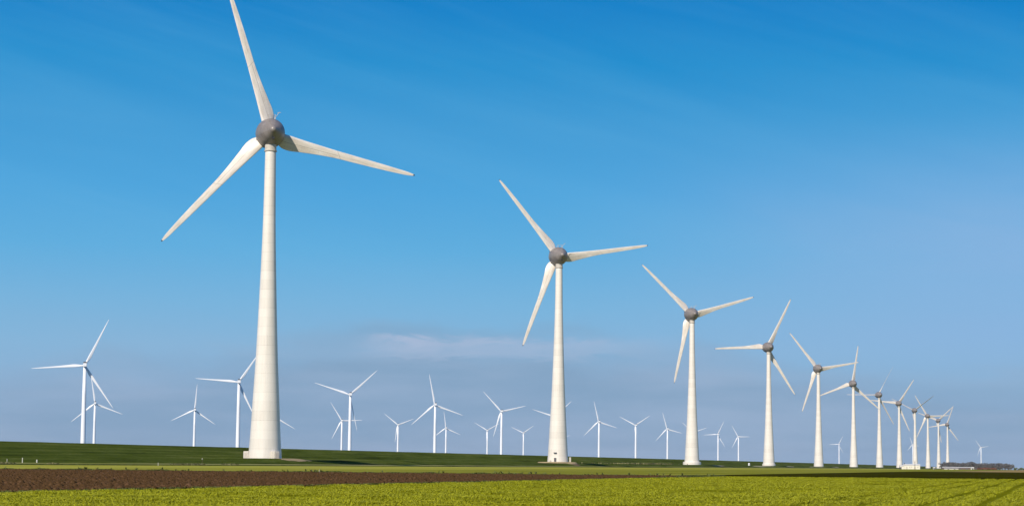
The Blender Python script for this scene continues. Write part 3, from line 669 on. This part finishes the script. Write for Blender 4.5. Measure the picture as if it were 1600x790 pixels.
gable('roof', sh, M['white_roof'], -9.5, 10.2, -5, 5, 4.95, 6.38)
ax = wall_gabled('annex', sh, M['white_wall'], -14.5, -9.6, -4, 4, -.5, 3.6, 4.8); gable('roof', ax, M['white_roof'], -14.4, -9.9, -4, 4, 3.65, 4.88, .3)
for x in (-6, 3.9): box_part('door', sh, M['collar'], (x-.8, x+.8, -5.08, -4.95, 0, 3.0))
for x in (-2.5, 0, 7.4): box_part('window', sh, M['collar'], (x-.6, x+.6, -5.06, -4.95, 2.0, 3.2))
bm = bmesh.new(); tube(bm, (-8.6, -1.5, 5.0), (-8.6, -1.5, 8.0), .35); link('flue', bm_mesh('flue', bm), M['darkmetal'], sh)
# bare pole in front of the shed and dark container left of it
pl_ = empty('pole', ground_at(1429.6, 2360), 0, 'thin dark pole standing in front of the low white shed', 'pole')
bm = bmesh.new(); tube(bm, (0, 0, 0), (0, 0, 9.5), .28); link('shaft', bm_mesh('shaft', bm), M['wood'], pl_); bm = bmesh.new(); tube(bm, (-1.0, 0, 9), (1.0, 0, 9), .15); link('crossarm', bm_mesh('crossarm', bm), M['wood'], pl_)
ct = empty('container', ground_at(1407, 2380), R(10), 'dark container at the left end of the low white shed', 'container')
box_part('body', ct, M['darkmetal'], (-1.1, 1.1, -1.2, 1.2, 0, 2.5), .05); box_part('door', ct, M['grey_part'], (-.9, .9, -1.27, -1.2, .2, 2.3))
# round white hut beside the fourth turbine
hut = empty('hut', at(1170.5, 726.2, 2077), 0, 'tiny round white hut on the dike foot left of the fourth largest turbine', 'hut')
link('wall', bm_mesh('wall', lathe([(1.05, -1.0), (1.05, 1.7), (0, 1.7)], 24)), M['white'], hut)
link('roof', bm_mesh('roof', lathe([(1.15, 1.72), (1.1, 1.85), (.7, 2.3), (0, 2.5)], 24)), M['white'], hut); box_part('door', hut, M['collar'], (-.35, .35, -1.08, -.95, 0, 1.5))
# cabinet beside the second turbine
p1_ = uw(U1+DU, ROW_W, 3.3); cb = empty('cabinet', p1_+Vector((7.9, -3.6, 0)), 0, 'slim white cabinet at the right foot of the turbine on the gravel pad', 'cabinet')
box_part('body', cb, M['entrance'], (-.55, .55, -.5, .5, -.2, 3.0), .05); box_part('roof', cb, M['collar'], (-.65, .65, -.6, .6, 3.0, 3.15)); box_part('door', cb, M['collar'], (-.4, .4, -.54, -.5, .2, 2.6))
bl1 = empty('block', p1_+Vector((-5.0, -12.4, -.1)), R(15), 'small pinkish concrete block on the gravel pad', 'block')
box_part('body', bl1, M['entrance'], (-.5, .5, -.5, .5, 0, .9), .12); box_part('lid', bl1, M['collar'], (-.55, .55, -.55, .55, .91, 1.0))
# marker posts
def post(px, D, hgt, rad, lab, cap=False, m_=None, grp=None):
    p = ground_at(px, D); o_ = empty('marker_post', p, 0, lab, 'post', grp)
    bm_ = bmesh.new(); tube(bm_, (0, 0, -.2), (0, 0, hgt), rad, 10); link('shaft', bm_mesh('shaft', bm_), m_ or M['post'], o_)
    bm_ = bmesh.new()
    if cap: bmesh.ops.create_icosphere(bm_, subdivisions=2, radius=rad*3.2, matrix=Matrix.Translation((0, 0, hgt+rad*2)))
    else: bmesh.ops.create_cone(bm_, cap_ends=True, radius1=rad*1.2, radius2=rad*.3, depth=rad*1.5, segments=12, matrix=Matrix.Translation((0, 0, hgt+rad*.7)))
    link('cap', bm_mesh('cap', bm_), M['post'], o_)
GP = 'marker posts on the verge and field edge'
post(39.5, 572, 1.3, .13, 'tallest pale marker post at the dike foot, far left', grp=GP)
post(62, 581, .6, .2, 'short pale post a little right of the tallest one, far left', grp=GP)
post(15.5, 566, .7, .08, 'thin faint post nearest the left edge of the photo', grp=GP)
post(251, 600, .85, .08, 'thin pale post on the verge between the lone small turbine and the left edge', grp=GP)
post(319.5, 670, 1.9, .06, 'thin post with a round white cap on the verge left of the largest tower', True, M['wood'], grp=GP)
post(502, 252, .42, .02, 'short white post on the far edge of the ploughed field', grp=GP)
st_ = empty('stone', ground_at(490.5, 251), 0, 'small white stone lying beside the short white post', 'stone')
bm = bmesh.new(); bmesh.ops.create_icosphere(bm, subdivisions=2, radius=.11)
for v_ in bm.verts: v_.co *= random.uniform(.85, 1.15); v_.co.z = v_.co.z*.6+.04
link('stone', bm_mesh('stone', bm), M['post'], st_)
post(1590, 1500, 2.2, .25, 'dark post standing in the dry field at the right edge', False, M['wood'], GP)

# ------------------------------------------------------------------ farm buildings and wood at the far right
def barn(px, D, w_, d_, ze, zr, lab, wm, rm, rz=0, doors=2):
    o_ = empty('barn', ground_at(px, D), rz, lab, 'barn', 'farm buildings in front of the wood')
    wall_gabled('wall', o_, wm, -w_/2, w_/2, -d_/2, d_/2, -.5, ze, zr); gable('roof', o_, rm, -w_/2, w_/2, -d_/2, d_/2, ze+.05, zr+.08)
    for i in range(doors):
        x = -w_/2+w_*(i+.6)/(doors+.2); box_part('door', o_, M['grey_part'], (x-1.2, x+1.2, -d_/2-.1, -d_/2+.05, 0, min(ze*.75, 3)))
barn(1494, 3050, 44, 14, 3.1, 3.9, 'long brown barn with a pale roof in front of the wood', M['brown_wall'], M['white_roof'], R(-8), 4)
barn(1486, 2850, 20, 7, .9, 1.3, 'low pale shed in front of the left end of the long barn', M['white_wall'], M['white_roof'], R(-5), 2)
barn(1519, 2800, 3.6, 4, 2.8, 3.6, 'small cream hut just right of the long barn', M['white_wall'], M['white_roof'], R(5), 1)
barn(1459.5, 2700, 2.6, 3, 2.2, 2.9, 'tiny white hut between the last three towers of the row', M['white_wall'], M['white_roof'], 0, 1)
barn(1524.5, 2750, 3.0, 3, 1.3, 1.8, 'low dark hut right of the small cream hut', M['brown_wall'], M['brown_wall'], 0, 1)

def foliage(name, label, clumps, m_, seed, leaves, size, parent=None, cat='trees'):
    """clumps: (x, y, z, r); leaf-sized quads on and in each clump"""
    r_ = np.random.default_rng(seed); C_ = np.array(clumps); idx = r_.integers(0, len(C_), leaves)
    d = r_.normal(size=(leaves, 3)); d /= np.linalg.norm(d, axis=1)[:, None]
    rad = C_[idx, 3]*r_.uniform(.45, 1.0, leaves)**.5*(1+.15*r_.normal(size=leaves))
    c = C_[idx, :3]+d*rad[:, None]*np.array([1, 1, .85])
    a = r_.normal(size=(leaves, 3)); a /= np.linalg.norm(a, axis=1)[:, None]; b2 = np.cross(a, d+.01); b2 /= (np.linalg.norm(b2, axis=1)[:, None]+1e-6)
    s_ = size*r_.uniform(.5, 1.4, leaves)[:, None]
    V = np.stack([c-a*s_, c+b2*s_*.7, c+a*s_, c-b2*s_*.7], 1).reshape(-1, 3)
    Fc = np.arange(leaves*4).reshape(-1, 4)
    return link(name, from_np(name, V, Fc), m_, parent)
M['wood_leaf'] = simple('bare_wood_twigs', (0.13, 0.125, 0.125), 0.95, var=.35, scale=.12)
M['bush'] = simple('rust_brush', (0.20, 0.085, 0.055), 0.95, var=.35, scale=.2)
cl = []; tr = bmesh.new()
for i in range(230):
    px = random.uniform(1471, 1581); D = random.uniform(3300, 3480); p = ground_at(px, D)
    tall = 12.5 if px > 1500 else 12.0
    hgt = tall*random.uniform(.72, 1.12)*(0.93 if px > 1530 else 1.0)
    if abs(px-1519) < 3: hgt = 15.0
    if px > 1576: hgt *= .85
    tube(tr, p+Vector((0, 0, -.3)), p+Vector((random.uniform(-.5, .5), 0, hgt*.75)), .22, 5)
    for j in range(5): cl.append((p.x+random.gauss(0, 1.8), p.y+random.gauss(0, 1.5), p.z+hgt*random.uniform(.3, .88), random.uniform(1.4, 2.4)))
wd = foliage('distant_wood', '', cl, M['wood_leaf'], 41, 60000, .55)
wd['kind'] = 'stuff'; wd['label'] = 'dark bare wood on the horizon behind the farm buildings'; wd['category'] = 'wood'
tk = link('trunks', bm_mesh('trunks', tr), M['wood'], wd); tk['kind'] = 'stuff'
cl = []
for i in range(60):
    px = random.uniform(1527, 1556); p = ground_at(px, random.uniform(2500, 2600)); cl.append((p.x, p.y, p.z+random.uniform(.6, 2.2), random.uniform(.7, 1.3)))
br = foliage('brushwood', '', cl, M['bush'], 42, 7000, .35); br['kind'] = 'stuff'; br['label'] = 'reddish brown brush in front of the wood'; br['category'] = 'brush'
cl = []
for i in range(90):
    px = random.uniform(1583, 1690); p = ground_at(px, random.uniform(5200, 5400)); cl.append((p.x, p.y, p.z+random.uniform(1, 4.5), random.uniform(1.5, 3)))
fh = foliage('hedge', '', cl, M['weed'], 43, 9000, 1.0); fh['kind'] = 'stuff'; fh['label'] = 'low green hedge on the horizon at the far right edge'; fh['category'] = 'hedge'

# ------------------------------------------------------------------ haze
HAZE = 1.4e-5
if HAZE:
    bm = bmesh.new(); add_box(bm, -33000, 33000, -12000, 36000, -160, 260)
    m = bpy.data.materials.new('haze_air'); m.use_nodes = True; t = m.node_tree; t.nodes.clear()
    pv = t.nodes.new('ShaderNodeVolumePrincipled'); pv.inputs['Density'].default_value = HAZE; pv.inputs['Color'].default_value = (0.80, 0.88, 1.0, 1); pv.inputs['Anisotropy'].default_value = 0.0
    om = t.nodes.new('ShaderNodeOutputMaterial'); t.links.new(pv.outputs[0], om.inputs['Volume'])
    hz = link('haze', bm_mesh('haze', bm), m); hz['kind'] = 'stuff'
